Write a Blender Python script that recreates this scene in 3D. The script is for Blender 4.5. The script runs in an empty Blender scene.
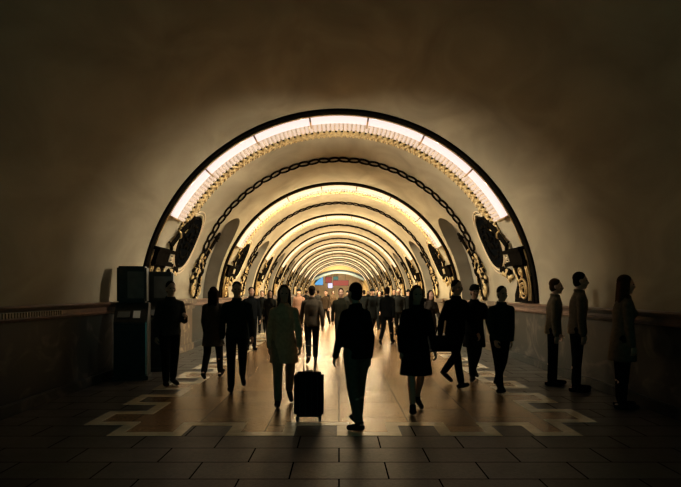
import bpy, bmesh, math, random
from mathutils import Vector, Matrix
random.seed(7)
PI = math.pi
SC = bpy.context.scene
COL = SC.collection
CAM_H, FPX, VPX, VPY = 1.6, 500.0, 339.0, 293.0
R, CZ = 4.35, 1.25            # vault radius and the height of its centre
Y0, SP, NA = 11.1, 7.15, 9  # first lit arch, spacing of the bays, number of arches
YEND = 72.0
HALL0 = 2.2                 # where the built part of the hall begins, behind the frame's edge
LEDGE = 1.42

# ------------------------------------------------------------------ materials
def nodes(name):
    m = bpy.data.materials.new(name); m.use_nodes = True
    nt = m.node_tree
    return m, nt, nt.nodes['Principled BSDF']

def mat(name, col, rough=.6, metal=0., var=.15, scale=6., bump=0., spec=.5, detail=4.):
    """a plain procedural surface: base colour broken up by noise, optional noise bump"""
    m, nt, b = nodes(name)
    tc = nt.nodes.new('ShaderNodeTexCoord')
    no = nt.nodes.new('ShaderNodeTexNoise'); no.inputs['Scale'].default_value = scale; no.inputs['Detail'].default_value = detail
    nt.links.new(tc.outputs['Object'], no.inputs['Vector'])
    r = nt.nodes.new('ShaderNodeValToRGB')
    r.color_ramp.elements[0].position = .3; r.color_ramp.elements[1].position = .72
    r.color_ramp.elements[0].color = (*[max(0, c*(1-var)) for c in col], 1)
    r.color_ramp.elements[1].color = (*[min(1, c*(1+var)) for c in col], 1)
    nt.links.new(no.outputs['Fac'], r.inputs['Fac']); nt.links.new(r.outputs['Color'], b.inputs['Base Color'])
    b.inputs['Roughness'].default_value = rough; b.inputs['Metallic'].default_value = metal
    b.inputs['Specular IOR Level'].default_value = spec
    if bump:
        bp = nt.nodes.new('ShaderNodeBump'); bp.inputs['Strength'].default_value = bump; bp.inputs['Distance'].default_value = .02
        nt.links.new(no.outputs['Fac'], bp.inputs['Height']); nt.links.new(bp.outputs['Normal'], b.inputs['Normal'])
    return m

def emit(name, col, strength):
    m, nt, b = nodes(name)
    b.inputs['Base Color'].default_value = (*[c*.12 for c in col], 1)
    b.inputs['Emission Color'].default_value = (*col, 1)
    b.inputs['Emission Strength'].default_value = strength
    return m

def plaster(name, c0, c1, rough=.75):
    """old painted plaster: two scales of cloudy mottling"""
    m, nt, b = nodes(name)
    tc = nt.nodes.new('ShaderNodeTexCoord')
    mp = nt.nodes.new('ShaderNodeMapping'); mp.inputs['Scale'].default_value = (1, .55, 1)
    nt.links.new(tc.outputs['Object'], mp.inputs['Vector'])
    a = nt.nodes.new('ShaderNodeTexNoise'); a.inputs['Scale'].default_value = .9; a.inputs['Detail'].default_value = 6; a.inputs['Distortion'].default_value = 1.1
    nt.links.new(mp.outputs['Vector'], a.inputs['Vector'])
    r = nt.nodes.new('ShaderNodeValToRGB')
    r.color_ramp.elements[0].position = .32; r.color_ramp.elements[1].position = .68
    r.color_ramp.elements[0].color = (*c0, 1); r.color_ramp.elements[1].color = (*c1, 1)
    nt.links.new(a.outputs['Fac'], r.inputs['Fac']); nt.links.new(r.outputs['Color'], b.inputs['Base Color'])
    f = nt.nodes.new('ShaderNodeTexNoise'); f.inputs['Scale'].default_value = 14; f.inputs['Detail'].default_value = 5
    nt.links.new(tc.outputs['Object'], f.inputs['Vector'])
    bp = nt.nodes.new('ShaderNodeBump'); bp.inputs['Strength'].default_value = .12; bp.inputs['Distance'].default_value = .02
    nt.links.new(f.outputs['Fac'], bp.inputs['Height']); nt.links.new(bp.outputs['Normal'], b.inputs['Normal'])
    b.inputs['Roughness'].default_value = rough; b.inputs['Specular IOR Level'].default_value = .12
    return m

def granite(name, c0, c1, joint, bw, bh, rough, rot=0., spec=.5):
    """polished granite slabs with thin joints, speckle and small unevenness"""
    m, nt, b = nodes(name)
    tc = nt.nodes.new('ShaderNodeTexCoord')
    mp = nt.nodes.new('ShaderNodeMapping'); mp.inputs['Rotation'].default_value = (0, 0, rot)
    nt.links.new(tc.outputs['Object'], mp.inputs['Vector'])
    n = nt.nodes.new('ShaderNodeTexNoise'); n.inputs['Scale'].default_value = 26; n.inputs['Detail'].default_value = 8; n.inputs['Roughness'].default_value = .75
    nt.links.new(tc.outputs['Object'], n.inputs['Vector'])
    r = nt.nodes.new('ShaderNodeValToRGB')
    r.color_ramp.elements[0].position = .35; r.color_ramp.elements[1].position = .66
    r.color_ramp.elements[0].color = (*c0, 1); r.color_ramp.elements[1].color = (*c1, 1)
    nt.links.new(n.outputs['Fac'], r.inputs['Fac'])
    br = nt.nodes.new('ShaderNodeTexBrick')
    br.inputs['Scale'].default_value = 1; br.inputs['Brick Width'].default_value = bw; br.inputs['Row Height'].default_value = bh
    br.inputs['Mortar Size'].default_value = .008; br.inputs['Mortar Smooth'].default_value = .1; br.inputs['Bias'].default_value = 0
    br.inputs['Color1'].default_value = (1, 1, 1, 1); br.inputs['Color2'].default_value = (.62, .62, .62, 1)
    br.inputs['Mortar'].default_value = (*joint, 1)
    nt.links.new(mp.outputs['Vector'], br.inputs['Vector'])
    mx = nt.nodes.new('ShaderNodeMixRGB'); mx.blend_type = 'MULTIPLY'; mx.inputs['Fac'].default_value = 1
    nt.links.new(r.outputs['Color'], mx.inputs['Color1']); nt.links.new(br.outputs['Color'], mx.inputs['Color2'])
    nt.links.new(mx.outputs['Color'], b.inputs['Base Color'])
    n2 = nt.nodes.new('ShaderNodeTexNoise'); n2.inputs['Scale'].default_value = 3.2; n2.inputs['Detail'].default_value = 5
    nt.links.new(tc.outputs['Object'], n2.inputs['Vector'])
    mr = nt.nodes.new('ShaderNodeMapRange'); mr.inputs['To Min'].default_value = rough*.75; mr.inputs['To Max'].default_value = rough*1.35
    nt.links.new(n2.outputs['Fac'], mr.inputs['Value']); nt.links.new(mr.outputs['Result'], b.inputs['Roughness'])
    ad = nt.nodes.new('ShaderNodeMath'); ad.operation = 'MULTIPLY_ADD'; ad.inputs[1].default_value = -1.; 
    nt.links.new(br.outputs['Fac'], ad.inputs[0]); nt.links.new(n.outputs['Fac'], ad.inputs[2])
    bp = nt.nodes.new('ShaderNodeBump'); bp.inputs['Strength'].default_value = .4; bp.inputs['Distance'].default_value = .008
    nt.links.new(ad.outputs[0], bp.inputs['Height']); nt.links.new(bp.outputs['Normal'], b.inputs['Normal']); nt.links.new(bp.outputs['Normal'], b.inputs['Coat Normal'])
    ml = nt.nodes.new('ShaderNodeMath'); ml.operation = 'MULTIPLY_ADD'; ml.inputs[1].default_value = -.5; ml.inputs[2].default_value = spec; nt.links.new(br.outputs['Fac'], ml.inputs[0]); nt.links.new(ml.outputs[0], b.inputs['Specular IOR Level'])
    b.inputs['Specular IOR Level'].default_value = spec
    return m

def coat_off_joints(m, wgt):
    nt = m.node_tree; br = next(n for n in nt.nodes if n.type == 'TEX_BRICK')
    ml = nt.nodes.new('ShaderNodeMath'); ml.operation = 'MULTIPLY_ADD'; ml.inputs[1].default_value = -wgt; ml.inputs[2].default_value = wgt
    nt.links.new(br.outputs['Fac'], ml.inputs[0]); nt.links.new(ml.outputs[0], nt.nodes['Principled BSDF'].inputs['Coat Weight'])

def veined(name, dark, vein, rough=.3, scale=1.3):
    m, nt, b = nodes(name)
    tc = nt.nodes.new('ShaderNodeTexCoord')
    n = nt.nodes.new('ShaderNodeTexNoise'); n.inputs['Scale'].default_value = scale; n.inputs['Detail'].default_value = 9; n.inputs['Distortion'].default_value = 2.4
    nt.links.new(tc.outputs['Object'], n.inputs['Vector'])
    r = nt.nodes.new('ShaderNodeValToRGB')
    r.color_ramp.elements[0].position = .53; r.color_ramp.elements[1].position = .7
    r.color_ramp.elements[0].color = (*dark, 1); r.color_ramp.elements[1].color = (*vein, 1)
    nt.links.new(n.outputs['Fac'], r.inputs['Fac']); nt.links.new(r.outputs['Color'], b.inputs['Base Color'])
    b.inputs['Roughness'].default_value = rough; b.inputs['Specular IOR Level'].default_value = .2
    return m

M = {}
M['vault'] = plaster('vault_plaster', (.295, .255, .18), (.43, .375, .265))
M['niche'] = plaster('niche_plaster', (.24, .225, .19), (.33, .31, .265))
M['bronze'] = mat('dark_bronze', (.0075, .0062, .0045), .8, 0, .35, 9, 0, .0)
M['gold'] = mat('old_gold', (.50, .34, .14), .38, .55, .25, 12)
M['gilt_plaster'] = mat('gilded_plaster', (.62, .46, .22), .5, .2, .25, 14)
M['pale'] = mat('pale_plaster', (.72, .58, .38), .6, 0, .12, 10)
M['blackened'] = mat('blackened_relief', (.004, .0045, .005), .8, 0, .5, 16, .3, .0)
M['tube'] = emit('golden_light_tube', (1., .80, .50), 1.25)
M['tube_pink'] = emit('pinkish_light_tube', (1., .80, .74), 1.08)
M['fluted'] = mat('fluted_reflector', (.84, .64, .45), .45, 0, .1, 20)
M['bead'] = emit('glowing_glass_bead', (1., .76, .58), .75)
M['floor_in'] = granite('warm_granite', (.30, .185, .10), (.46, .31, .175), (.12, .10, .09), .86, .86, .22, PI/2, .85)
M['floor_in'].node_tree.nodes['Principled BSDF'].inputs['Specular Tint'].default_value = (1., .80, .56, 1)
for k_, v_ in (('Coat Roughness', .2), ('Coat Tint', (1., .86, .66, 1))): M['floor_in'].node_tree.nodes['Principled BSDF'].inputs[k_].default_value = v_
coat_off_joints(M['floor_in'], .55)
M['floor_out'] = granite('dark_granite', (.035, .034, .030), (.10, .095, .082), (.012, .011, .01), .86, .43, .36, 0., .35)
M['inlay'] = mat('pale_marble_inlay', (.78, .68, .48), .26, 0, .12, 8)
b_ = M['inlay'].node_tree.nodes['Principled BSDF']; b_.inputs['Coat Weight'].default_value = .6; b_.inputs['Coat Roughness'].default_value = .22
M['wall_low'] = veined('dark_wall_marble', (.012, .016, .015), (.075, .065, .055), .38)
M['ledge'] = mat('ledge_marble', (.15, .085, .055), .33, 0, .3, 5)
M['ledge_lit'] = mat('ledge_top_marble', (.34, .25, .15), .4, 0, .25, 5)
M['pedestal'] = veined('brown_pedestal_marble', (.10, .072, .045), (.34, .25, .15), .35, 1.8)
M['black_metal'] = mat('black_metal', (.016, .020, .019), .4, .2, .3, 10)
M['grey_panel'] = mat('grey_panel', (.10, .105, .10), .35, 0, .2, 7)
M['chrome'] = mat('chrome', (.62, .62, .58), .22, .9, .05, 10)
M['paper'] = mat('white_paper', (.75, .74, .68), .7, 0, .05, 10)
M['teal_rim'] = mat('blue_white_rim', (.42, .56, .58), .4, 0, .1, 8)
M['navy'] = mat('navy_fascia', (.02, .035, .055), .4, 0, .2, 8)
M['cyan_screen'] = emit('cyan_screen', (.10, .40, .78), .9)
M['white_screen'] = emit('white_violet_screen', (.72, .70, 1.0), 1.)
M['red_panel'] = emit('red_lit_panel', (.42, .03, .03), .6)
M['green_panel'] = emit('green_lit_panel', (.05, .25, .22), .6)
M['hall_far'] = mat('far_hall_plaster', (.72, .56, .34), .7, 0, .1, 3)
M['ochre'] = mat('ochre_end_wall', (.78, .58, .27), .7, 0, .08, 3)
M['lamp_added'] = emit('added_far_lamp', (1., .86, .66), 9.)

# ------------------------------------------------------------------ helpers
def link(o, parent=None):
    COL.objects.link(o)
    if parent is not None: o.parent = parent
    return o

def obj(name, bm, m, parent=None, smooth=False):
    me = bpy.data.meshes.new(name)
    bmesh.ops.recalc_face_normals(bm, faces=bm.faces[:])
    bm.to_mesh(me); bm.free()
    if smooth:
        for p in me.polygons: p.use_smooth = True
    if m is not None: me.materials.append(m)
    return link(bpy.data.objects.new(name, me), parent)

def tag(o, label, cat, group=None):
    o['label'] = label; o['category'] = cat
    if group: o['group'] = group
    return o

def struct(name, bm, m, smooth=False):
    o = obj(name, bm, m, None, smooth); o['kind'] = 'structure'
    return o

def empty(name, loc):
    o = bpy.data.objects.new(name, None); o.location = loc; o.empty_display_size = .1
    return link(o)

def box(bm, lo, hi, f=None, bevel=0.):
    """axis box, optionally mapped through f; corners subdivided lightly by bevel"""
    b2 = bmesh.new()
    bmesh.ops.create_cube(b2, size=1)
    for v in b2.verts:
        v.co = Vector([(lo[i]+hi[i])/2 + v.co[i]*(hi[i]-lo[i]) for i in range(3)])
    if bevel: bmesh.ops.bevel(b2, geom=b2.edges[:], offset=bevel, segments=2, affect='EDGES')
    merge(bm, b2, f)

def merge(bm, b2, f=None):
    mp = {}
    for v in b2.verts: mp[v] = bm.verts.new(f(v.co) if f else v.co)
    for fc in b2.faces:
        try: bm.faces.new([mp[v] for v in fc.verts])
        except ValueError: pass
    b2.free()

def ellipsoid(bm, c, rad, f=None, seg=10, rings=7, rot=None):
    b2 = bmesh.new()
    bmesh.ops.create_uvsphere(b2, u_segments=seg, v_segments=rings, radius=1)
    for v in b2.verts:
        p = Vector((v.co.x*rad[0], v.co.y*rad[1], v.co.z*rad[2]))
        if rot is not None: p = rot @ p
        v.co = p + Vector(c)
    merge(bm, b2, f)

def tube(bm, pts, r, f=None, seg=8, closed=False):
    """round tube along pts; r a number or one radius per point"""
    pts = [Vector(p) for p in pts]; n = len(pts)
    rr = r if isinstance(r, (list, tuple)) else [r]*n
    rings = []
    ref = Vector((0, 0, 1))
    for i, p in enumerate(pts):
        a = pts[(i-1) % n] if (closed or i > 0) else pts[i]
        b = pts[(i+1) % n] if (closed or i < n-1) else pts[i]
        t = (b-a)
        t = t.normalized() if t.length > 1e-9 else Vector((0, 1, 0))
        if abs(t.dot(ref)) > .93: rf = Vector((1, 0, 0))
        else: rf = ref
        u = t.cross(rf).normalized(); w = t.cross(u).normalized()
        ring = []
        for k in range(seg):
            a2 = 2*PI*k/seg
            q = p + (u*math.cos(a2) + w*math.sin(a2))*rr[i]
            ring.append(bm.verts.new(f(q) if f else q))
        rings.append(ring)
    m = n if closed else n-1
    for i in range(m):
        A, B = rings[i], rings[(i+1) % n]
        for k in range(seg):
            bm.faces.new((A[k], A[(k+1) % seg], B[(k+1) % seg], B[k]))
    if not closed:
        bm.faces.new(rings[0][::-1]); bm.faces.new(rings[-1])

def V(a, y, off=0.):
    """point on the vault: a = angle from the right springing (0) over the crown to the left (pi); off = inward"""
    return Vector(((R-off)*math.cos(a), y, CZ + (R-off)*math.sin(a)))

def W(side):
    """map (y along the hall, s = arc height above springing, off = inward from the vault) to the world"""
    def f(p):
        a = p[1]/R
        return Vector((side*(R-p[2])*math.cos(a), p[0], CZ + (R-p[2])*math.sin(a)))
    return f

def sweep(bm, prof, a0, a1, n, y=0., wob=None):
    """closed profile [(dy, off)] swept round the vault from a0 to a1"""
    rings = []
    for i in range(n+1):
        a = a0 + (a1-a0)*i/n
        rings.append([bm.verts.new(V(a, y+p[0], p[1] + (wob(a, p) if wob else 0))) for p in prof])
    k = len(prof)
    for i in range(n):
        for j in range(k):
            bm.faces.new((rings[i][j], rings[i][(j+1) % k], rings[i+1][(j+1) % k], rings[i+1][j]))
    bm.faces.new(rings[0]); bm.faces.new(rings[-1][::-1])

ORD = ['first', 'second', 'third', 'fourth', 'fifth', 'sixth', 'seventh', 'eighth', 'ninth']
def ay(n): return Y0 + SP*n

# ------------------------------------------------------------------ vault with shallow arched niches
NW, NSPR, NDEP = 1.08, 1.98, .45      # half width, arc height of the springing, depth
def niche_c(n): return ay(n) + 5.45
A_LOW = .012
def build_vault():
    cols = []                         # (y, start angle on both sides, open flag to next column)
    y = HALL0
    def plain(y0, y1, step=.6):
        k = max(1, int(math.ceil((y1-y0)/step)))
        for i in range(k+1): cols.append((y0+(y1-y0)*i/k, A_LOW, i < k))
    for n in range(NA-1):
        c = niche_c(n)
        plain(y, c-NW)
        N = 20
        for i in range(N+1):
            u = -math.cos(PI*i/N)
            cols.append((c+u*NW, (NSPR + math.sqrt(max(0, 1-u*u))*NW)/R, i < N))
        y = c+NW
    plain(y, YEND)
    bm = bmesh.new(); NT = 96
    grid = []
    for (yy, a0, _) in cols:
        grid.append([bm.verts.new(V(a0 + (PI-2*a0)*j/NT, yy)) for j in range(NT+1)])
    for i in range(len(cols)-1):
        if not cols[i][2]: continue
        for j in range(NT):
            bm.faces.new((grid[i][j], grid[i][j+1], grid[i+1][j+1], grid[i+1][j]))
    for f in bm.faces: f.smooth = True
    me = bpy.data.meshes.new('ceiling'); bm.to_mesh(me); bm.free(); me.materials.append(M['vault'])
    o = link(bpy.data.objects.new('ceiling', me)); o['kind'] = 'structure'
    # niches: back face, jambs and soffit
    for n in range(NA-1):
        for side, sn in ((-1, 'left'), (1, 'right')):
            bm = bmesh.new(); f = W(side); c = niche_c(n); N = 20; NS = 14
            back, front = [], []
            for i in range(N+1):
                u = -math.cos(PI*i/N); top = NSPR + math.sqrt(max(0, 1-u*u))*NW
                back.append([bm.verts.new(f((c+u*NW, A_LOW*R + (top-A_LOW*R)*j/NS, -NDEP))) for j in range(NS+1)])
                front.append(bm.verts.new(f((c+u*NW, top, .0))))
            for i in range(N):
                for j in range(NS): bm.faces.new((back[i][j], back[i+1][j], back[i+1][j+1], back[i][j+1]))
                bm.faces.new((back[i][NS], back[i+1][NS], front[i+1], front[i]))
            for i in (0, N):
                fr = [bm.verts.new(f((c + (-1 if i == 0 else 1)*NW, A_LOW*R + (NSPR-A_LOW*R)*j/NS, 0))) for j in range(NS+1)]
                for j in range(NS): bm.faces.new((back[i][j], back[i][j+1], fr[j+1], fr[j]))
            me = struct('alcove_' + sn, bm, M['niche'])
build_vault()

# ------------------------------------------------------------------ floor, meander inlay, lower walls
ML_IN, ML_OUT, MR_IN, MR_OUT = -2.53, -3.02, 2.66, 3.12     # centre lines of the side meanders
YB, YT = 5.67, 6.10
def quad(bm, x0, y0, x1, y1, z):
    bm.faces.new([bm.verts.new(p) for p in ((x0, y0, z), (x1, y0, z), (x1, y1, z), (x0, y1, z))])
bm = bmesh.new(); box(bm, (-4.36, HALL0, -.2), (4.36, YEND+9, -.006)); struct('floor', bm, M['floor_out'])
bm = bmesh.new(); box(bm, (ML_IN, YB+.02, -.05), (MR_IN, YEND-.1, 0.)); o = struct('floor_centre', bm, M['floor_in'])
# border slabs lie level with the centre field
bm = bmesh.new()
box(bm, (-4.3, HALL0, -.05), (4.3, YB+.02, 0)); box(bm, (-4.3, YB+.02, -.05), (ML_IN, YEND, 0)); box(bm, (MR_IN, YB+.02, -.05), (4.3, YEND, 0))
struct('floor_border', bm, M['floor_out'])

def ribbon(bm, pts, w, z):
    """square-cornered strip along an axis-aligned polyline"""
    for (a, b) in zip(pts[:-1], pts[1:]):
        x0, x1 = sorted((a[0], b[0])); y0, y1 = sorted((a[1], b[1]))
        if x1-x0 > y1-y0: box(bm, (x0-w/2, y0-w/2, z-.02), (x1+w/2, y1+w/2, z))
        else: box(bm, (x0-w/2, y0+w/2+.003, z-.02), (x1+w/2, y1-w/2-.003, z))
xs = [ML_IN, -1.84, -1.205, -.576, .05, .634, 1.21, 1.76, 2.27, MR_IN]
pts = []
for i in range(len(xs)-1):
    yy = YB if i % 2 == 0 else YT
    pts += [(xs[i], yy), (xs[i+1], yy)]
bm = bmesh.new()                    # dark slabs run up into the teeth of the front meander
for i in range(1, len(xs)-1, 2): box(bm, (xs[i], YB, -.03), (xs[i+1], YT, .0012))
struct('floor_border_front', bm, M['floor_out'])
bm = bmesh.new(); ribbon(bm, pts, .145, .004); struct('trim_meander_front', bm, M['inlay'])
for nm, xi, xo, ys in (('trim_meander_left', ML_IN, ML_OUT, 6.13), ('trim_meander_right', MR_IN, MR_OUT, 6.25)):
    p = [(xi, YB)]; y = ys; inn = True; bt = bmesh.new()
    while y < YEND-1.2:
        p += [((xi if inn else xo), y), ((xo if inn else xi), y)]; inn = not inn
        if not inn: box(bt, (min(xi, xo), y, -.03), (max(xi, xo), min(y+.555, YEND), .0012))
        y += .555
    struct('floor_centre_' + nm.split('_')[-1], bt, M['floor_in'])
    bm = bmesh.new(); ribbon(bm, p, .145, .0045); struct(nm, bm, M['inlay'])

for side, sn, zt, zb in ((-1, 'left', 1.43, 1.22), (1, 'right', 1.36, 1.17)):
    X = lambda v: side*v
    def sbox(bm, x0, y0, z0, x1, y1, z1, bev=0.):
        a, b = sorted((X(x0), X(x1))); box(bm, (a, y0, z0), (b, y1, z1), None, bev)
    bm = bmesh.new(); sbox(bm, 4.3, HALL0, -.05, 4.75, YEND, zt-.02); struct('wall_'+sn, bm, M['wall_low'])
    bm = bmesh.new()                                   # moulded dado rail: fascia, cove and projecting top
    prof = [(4.30, zb), (4.22, zb), (4.20, zb+.03), (4.23, zb+.06), (4.23, zt-.09), (4.17, zt-.05), (4.15, zt-.02), (4.17, zt), (4.34, zt)]
    ra = [bm.verts.new((X(a), HALL0, b)) for a, b in prof]; rb = [bm.verts.new((X(a), YEND, b)) for a, b in prof]
    for j in range(len(prof)): 
        k = (j+1) % len(prof); bm.faces.new((ra[j], ra[k], rb[k], rb[j]))
    bm.faces.new(ra); bm.faces.new(rb[::-1])
    struct('trim_ledge_'+sn, bm, M['ledge'])
    bm = bmesh.new(); sbox(bm, 4.24, HALL0, 0, 4.31, YEND, .16, .01); struct('baseboard_'+sn, bm, M['wall_low'])
    for n in range(NA-1):                              # marble pilasters under the wall ornaments
        yc = ay(n)+2.5
        bm = bmesh.new(); sbox(bm, 4.16, yc-.75, .0, 4.31, yc+.75, .2, .015); sbox(bm, 4.19, yc-.68, .2, 4.31, yc+.68, zb-.05, .01); sbox(bm, 4.14, yc-.78, zb-.06, 4.31, yc+.78, zb+.04, .012)
        sbox(bm, 4.11, yc-.85, zt-.12, 4.33, yc+.85, zt+.012, .012)
        struct('trim_pilaster_'+sn, bm, M['pedestal'])

# ------------------------------------------------------------------ lit arches
A0, A1 = math.radians(28.8), math.radians(151.2)
def chain_bm():
    bm = bmesh.new(); n = 34; a0, a1 = math.radians(22), math.radians(158)
    for i in range(n):
        a = a0 + (a1-a0)*(i+.5)/n; da = (a1-a0)/n
        pts = []
        for k in range(18):
            t = 2*PI*k/18
            al, yy = a + .56*da*math.cos(t), .21*math.sin(t)
            pts.append(V(al, yy, .035 + .012*math.cos(t)*(1 if i % 2 else -1)))
        tube(bm, pts, .03, None, 6, True)
        ellipsoid(bm, V(a+da/2, 0, .03), (.04, .05, .04), None, 8, 5)
    return bm
def lace_bm():
    bm = bmesh.new(); n = 66
    for i in range(n):
        a = A0-.05 + (A1-A0+.1)*(i+.5)/n; da = (A1-A0+.1)/n
        for s in (-1, 1):
            pts = [V(a + da*(.50*math.sin(t*1.9)*s), -.22 + .46*t/PI, .03 + .02*math.sin(t)) for t in [PI*k/10 for k in range(11)]]
            tube(bm, pts, [.016 + .026*math.sin(PI*k/10) for k in range(11)], None, 6)
        ellipsoid(bm, V(a, .20, .045), (.05, .06, .05), None, 8, 6)
        ellipsoid(bm, V(a+da/2, .02, .035), (.04, .07, .04), None, 8, 6)
        ellipsoid(bm, V(a+da/2, .27, .03), (.03, .045, .03), None, 8, 6)
    return bm
def lace_shade_bm():  # shadow under the lace, put in as dark scroll shapes
    bm = bmesh.new(); n = 66
    for i in range(n):
        a = A0-.05 + (A1-A0+.1)*(i+1.)/n; da = (A1-A0+.1)/n
        for s in (-1, 1):
            pts = [V(a + da*(.50*math.sin(t*1.9)*s), -.20 + .52*t/PI, .012) for t in [PI*k/8 for k in range(9)]]
            tube(bm, pts, [.016 + .018*math.sin(PI*k/8) for k in range(9)], None, 5)
        ellipsoid(bm, V(a, .33, .015), (.055, .035, .02), None, 7, 5)
    return bm
def fluted_bm():
    bm = bmesh.new(); n = 90*8
    prof = [(.0, .0), (.0, .05), (.12, .075), (.30, .085), (.47, .075), (.56, .04), (.56, .0)]
    def wob(a, p): return .02*math.cos((a-A0)/(A1-A0)*90*2*PI) if .05 < p[0] < .5 else 0
    sweep(bm, prof, A0, A1, n, 0, wob)
    return bm
def beads_bm(y):
    bm = bmesh.new()
    for i in range(90):
        a = A0+(A1-A0)*(i+.5)/90
        ellipsoid(bm, V(a, y, .085), (.042, .045, .042), None, 8, 6)
    return bm
def tube_bm(k):
    a = A0 + (A1-A0)*k/7; b = A0 + (A1-A0)*(k+1)/7; g = .0045
    prof = [(.19 + .155*math.cos(t), .085 + .065*math.sin(t)) for t in [2*PI*q/14 for q in range(14)]]
    bm = bmesh.new(); sweep(bm, prof, a+g, b-g, 16); return bm
def clip_bm(k):
    a = A0 + (A1-A0)*k/7
    bm = bmesh.new(); sweep(bm, [(.0, .0), (.0, .15), (.08, .165), (.42, .165), (.48, .15), (.48, 0.)], a-.004, a+.004, 2); return bm
rib_prof = [(-.26, 0.), (-.26, .05), (-.21, .075), (-.10, .075), (-.06, .05), (-.02, .05), (-.02, 0.)]
proto = {}
lamp = empty('arch_lamp', (0, ay(0), 0))
tag(lamp, 'x', 'lamp', 'lit arch lamps along the vault')
obj('fluted_reflector', (lambda b: (bmesh.ops.translate(b, verts=b.verts[:], vec=(0, .37, 0)), b)[1])(fluted_bm()), M['fluted'], lamp, True)
for yy in (.48, .60, .72, .84): obj('glowing_bead_row', beads_bm(yy), M['bead'], lamp, True)
for k in range(7): obj('light_tube', tube_bm(k), M['tube'], lamp, True)
for k in range(8): obj('tube_clip', clip_bm(k), M['gold'], lamp)
def copy_tree(o, parent=None):
    c = o.copy(); link(c, parent)
    for ch in o.children: copy_tree(ch, c)
    return c
LAMP = lambda n: (50., 10., 76.) if n == 0 else (230., 22., 138.) if n == 1 else (215., 10., 160.) if n == 2 else (205., 0., 178.)      # watts, tilt down the hall, spread
def tube_lights(n):
    """the light the tubes throw: one area lamp along the face of every tube, turned down the hall"""
    for k in range(7):
        a = A0 + (A1-A0)*(k+.5)/7
        l = bpy.data.lights.new('tube_light', 'AREA'); l.shape = 'RECTANGLE'; l.size = 1.2; l.size_y = .35
        l.energy, tilt, spr = LAMP(n); l.color = (1., .82, .52) if n else (1., .87, .66); l.spread = math.radians(spr)
        l.energy *= ((2.0, 1.4, .7, .3, .7, 1.4, 2.0) if n == 0 else (1.4, 1.2, .9, .6, .9, 1.2, 1.4))[k]
        o = link(bpy.data.objects.new('tube_light', l)); o['kind'] = 'helper'
        o.location = V(a, ay(n)+.24, .17)
        inw = (Vector((0, o.location.y, 4.0 if k in (0, 6) else 3.4))-o.location).normalized(); t = math.radians(tilt)
        z = -(inw*math.cos(t) + Vector((0, 1, 0))*math.sin(t)); x = Vector((-inw.z, 0, inw.x)); y = z.cross(x)
        o.rotation_euler = Matrix((x, y, z)).transposed().to_euler()
rib = None
for n in range(NA):
    L = lamp if n == 0 else copy_tree(lamp)
    L.location = (0, ay(n), 0)
    if n == 0:
        for c_ in L.children:
            if c_.name.startswith('light_tube'): c_.material_slots[0].link = 'OBJECT'; c_.material_slots[0].material = M['tube_pink']
    else:
        for c_ in L.children:
            if c_.name.startswith('light_tube'): c_.material_slots[0].link = 'OBJECT'; c_.material_slots[0].material = M['tube']
    tube_lights(n)
    L['label'] = ('large nearest' if n == 0 else 'smallest farthest' if n == NA-1 else ORD[n]) + ' glowing arch lamp of the vault' + ('' if n in (0, NA-1) else ', counted from the entrance') + (', with pinkish white tubes' if n == 0 else '')
    if n == 0:
        bm = bmesh.new(); sweep(bm, rib_prof, .03, PI-.03, 110); rib = struct('trim_rib', bm, M['bronze']); r_ = rib
        bm = bmesh.new(); sweep(bm, [(-.13, .07), (-.13, .092), (-.095, .092), (-.095, .07)], .03, PI-.03, 110); fil = obj('gold_fillet', bm, M['gold'], rib)
        lace = obj('lace_moulding', lace_bm(), M['gilt_plaster'], None, True); la = lace; lb = obj('shade_scrolls', lace_shade_bm(), M['bronze'], lace, True)
        chain = obj('chain_moulding', chain_bm(), M['bronze'], None, True); ch = chain
    else:
        r_ = rib.copy(); link(r_); f_ = fil.copy(); link(f_, r_)
        la = lace.copy(); link(la); lq = lb.copy(); link(lq, la); ch = chain.copy(); link(ch)
    r_.location = (0, ay(n), 0); la.location = (0, ay(n)+1.26, 0); ch.location = (0, ay(n)+3.78, 0)
    tag(la, f'gilded leafy moulding edging the {ORD[n]} lit arch from the entrance', 'moulding', 'lace mouldings of the vault')
    tag(ch, f'dark chain moulding across the vault just beyond the {ORD[n]} lit arch', 'moulding', 'chain mouldings of the vault')
    if n == NA-1: bpy.data.objects.remove(ch)

# ------------------------------------------------------------------ wall ornaments beside each arch
def spiral(c, r0, r1, turns, start, off, n=40, sgn=1):
    return [(c[0] + (r0+(r1-r0)*i/n)*math.cos(start+sgn*2*PI*turns*i/n), c[1] + (r0+(r1-r0)*i/n)*math.sin(start+sgn*2*PI*turns*i/n), off) for i in range(n+1)]
def extr(bm, outline, o0, o1, f):
    A = [bm.verts.new(f((p[0], p[1], o0))) for p in outline]; B = [bm.verts.new(f((p[0], p[1], o1))) for p in outline]
    k = len(outline)
    for i in range(k): bm.faces.new((A[i], A[(i+1) % k], B[(i+1) % k], B[i]))
    bm.faces.new(A[::-1]); bm.faces.new(B)

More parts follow.
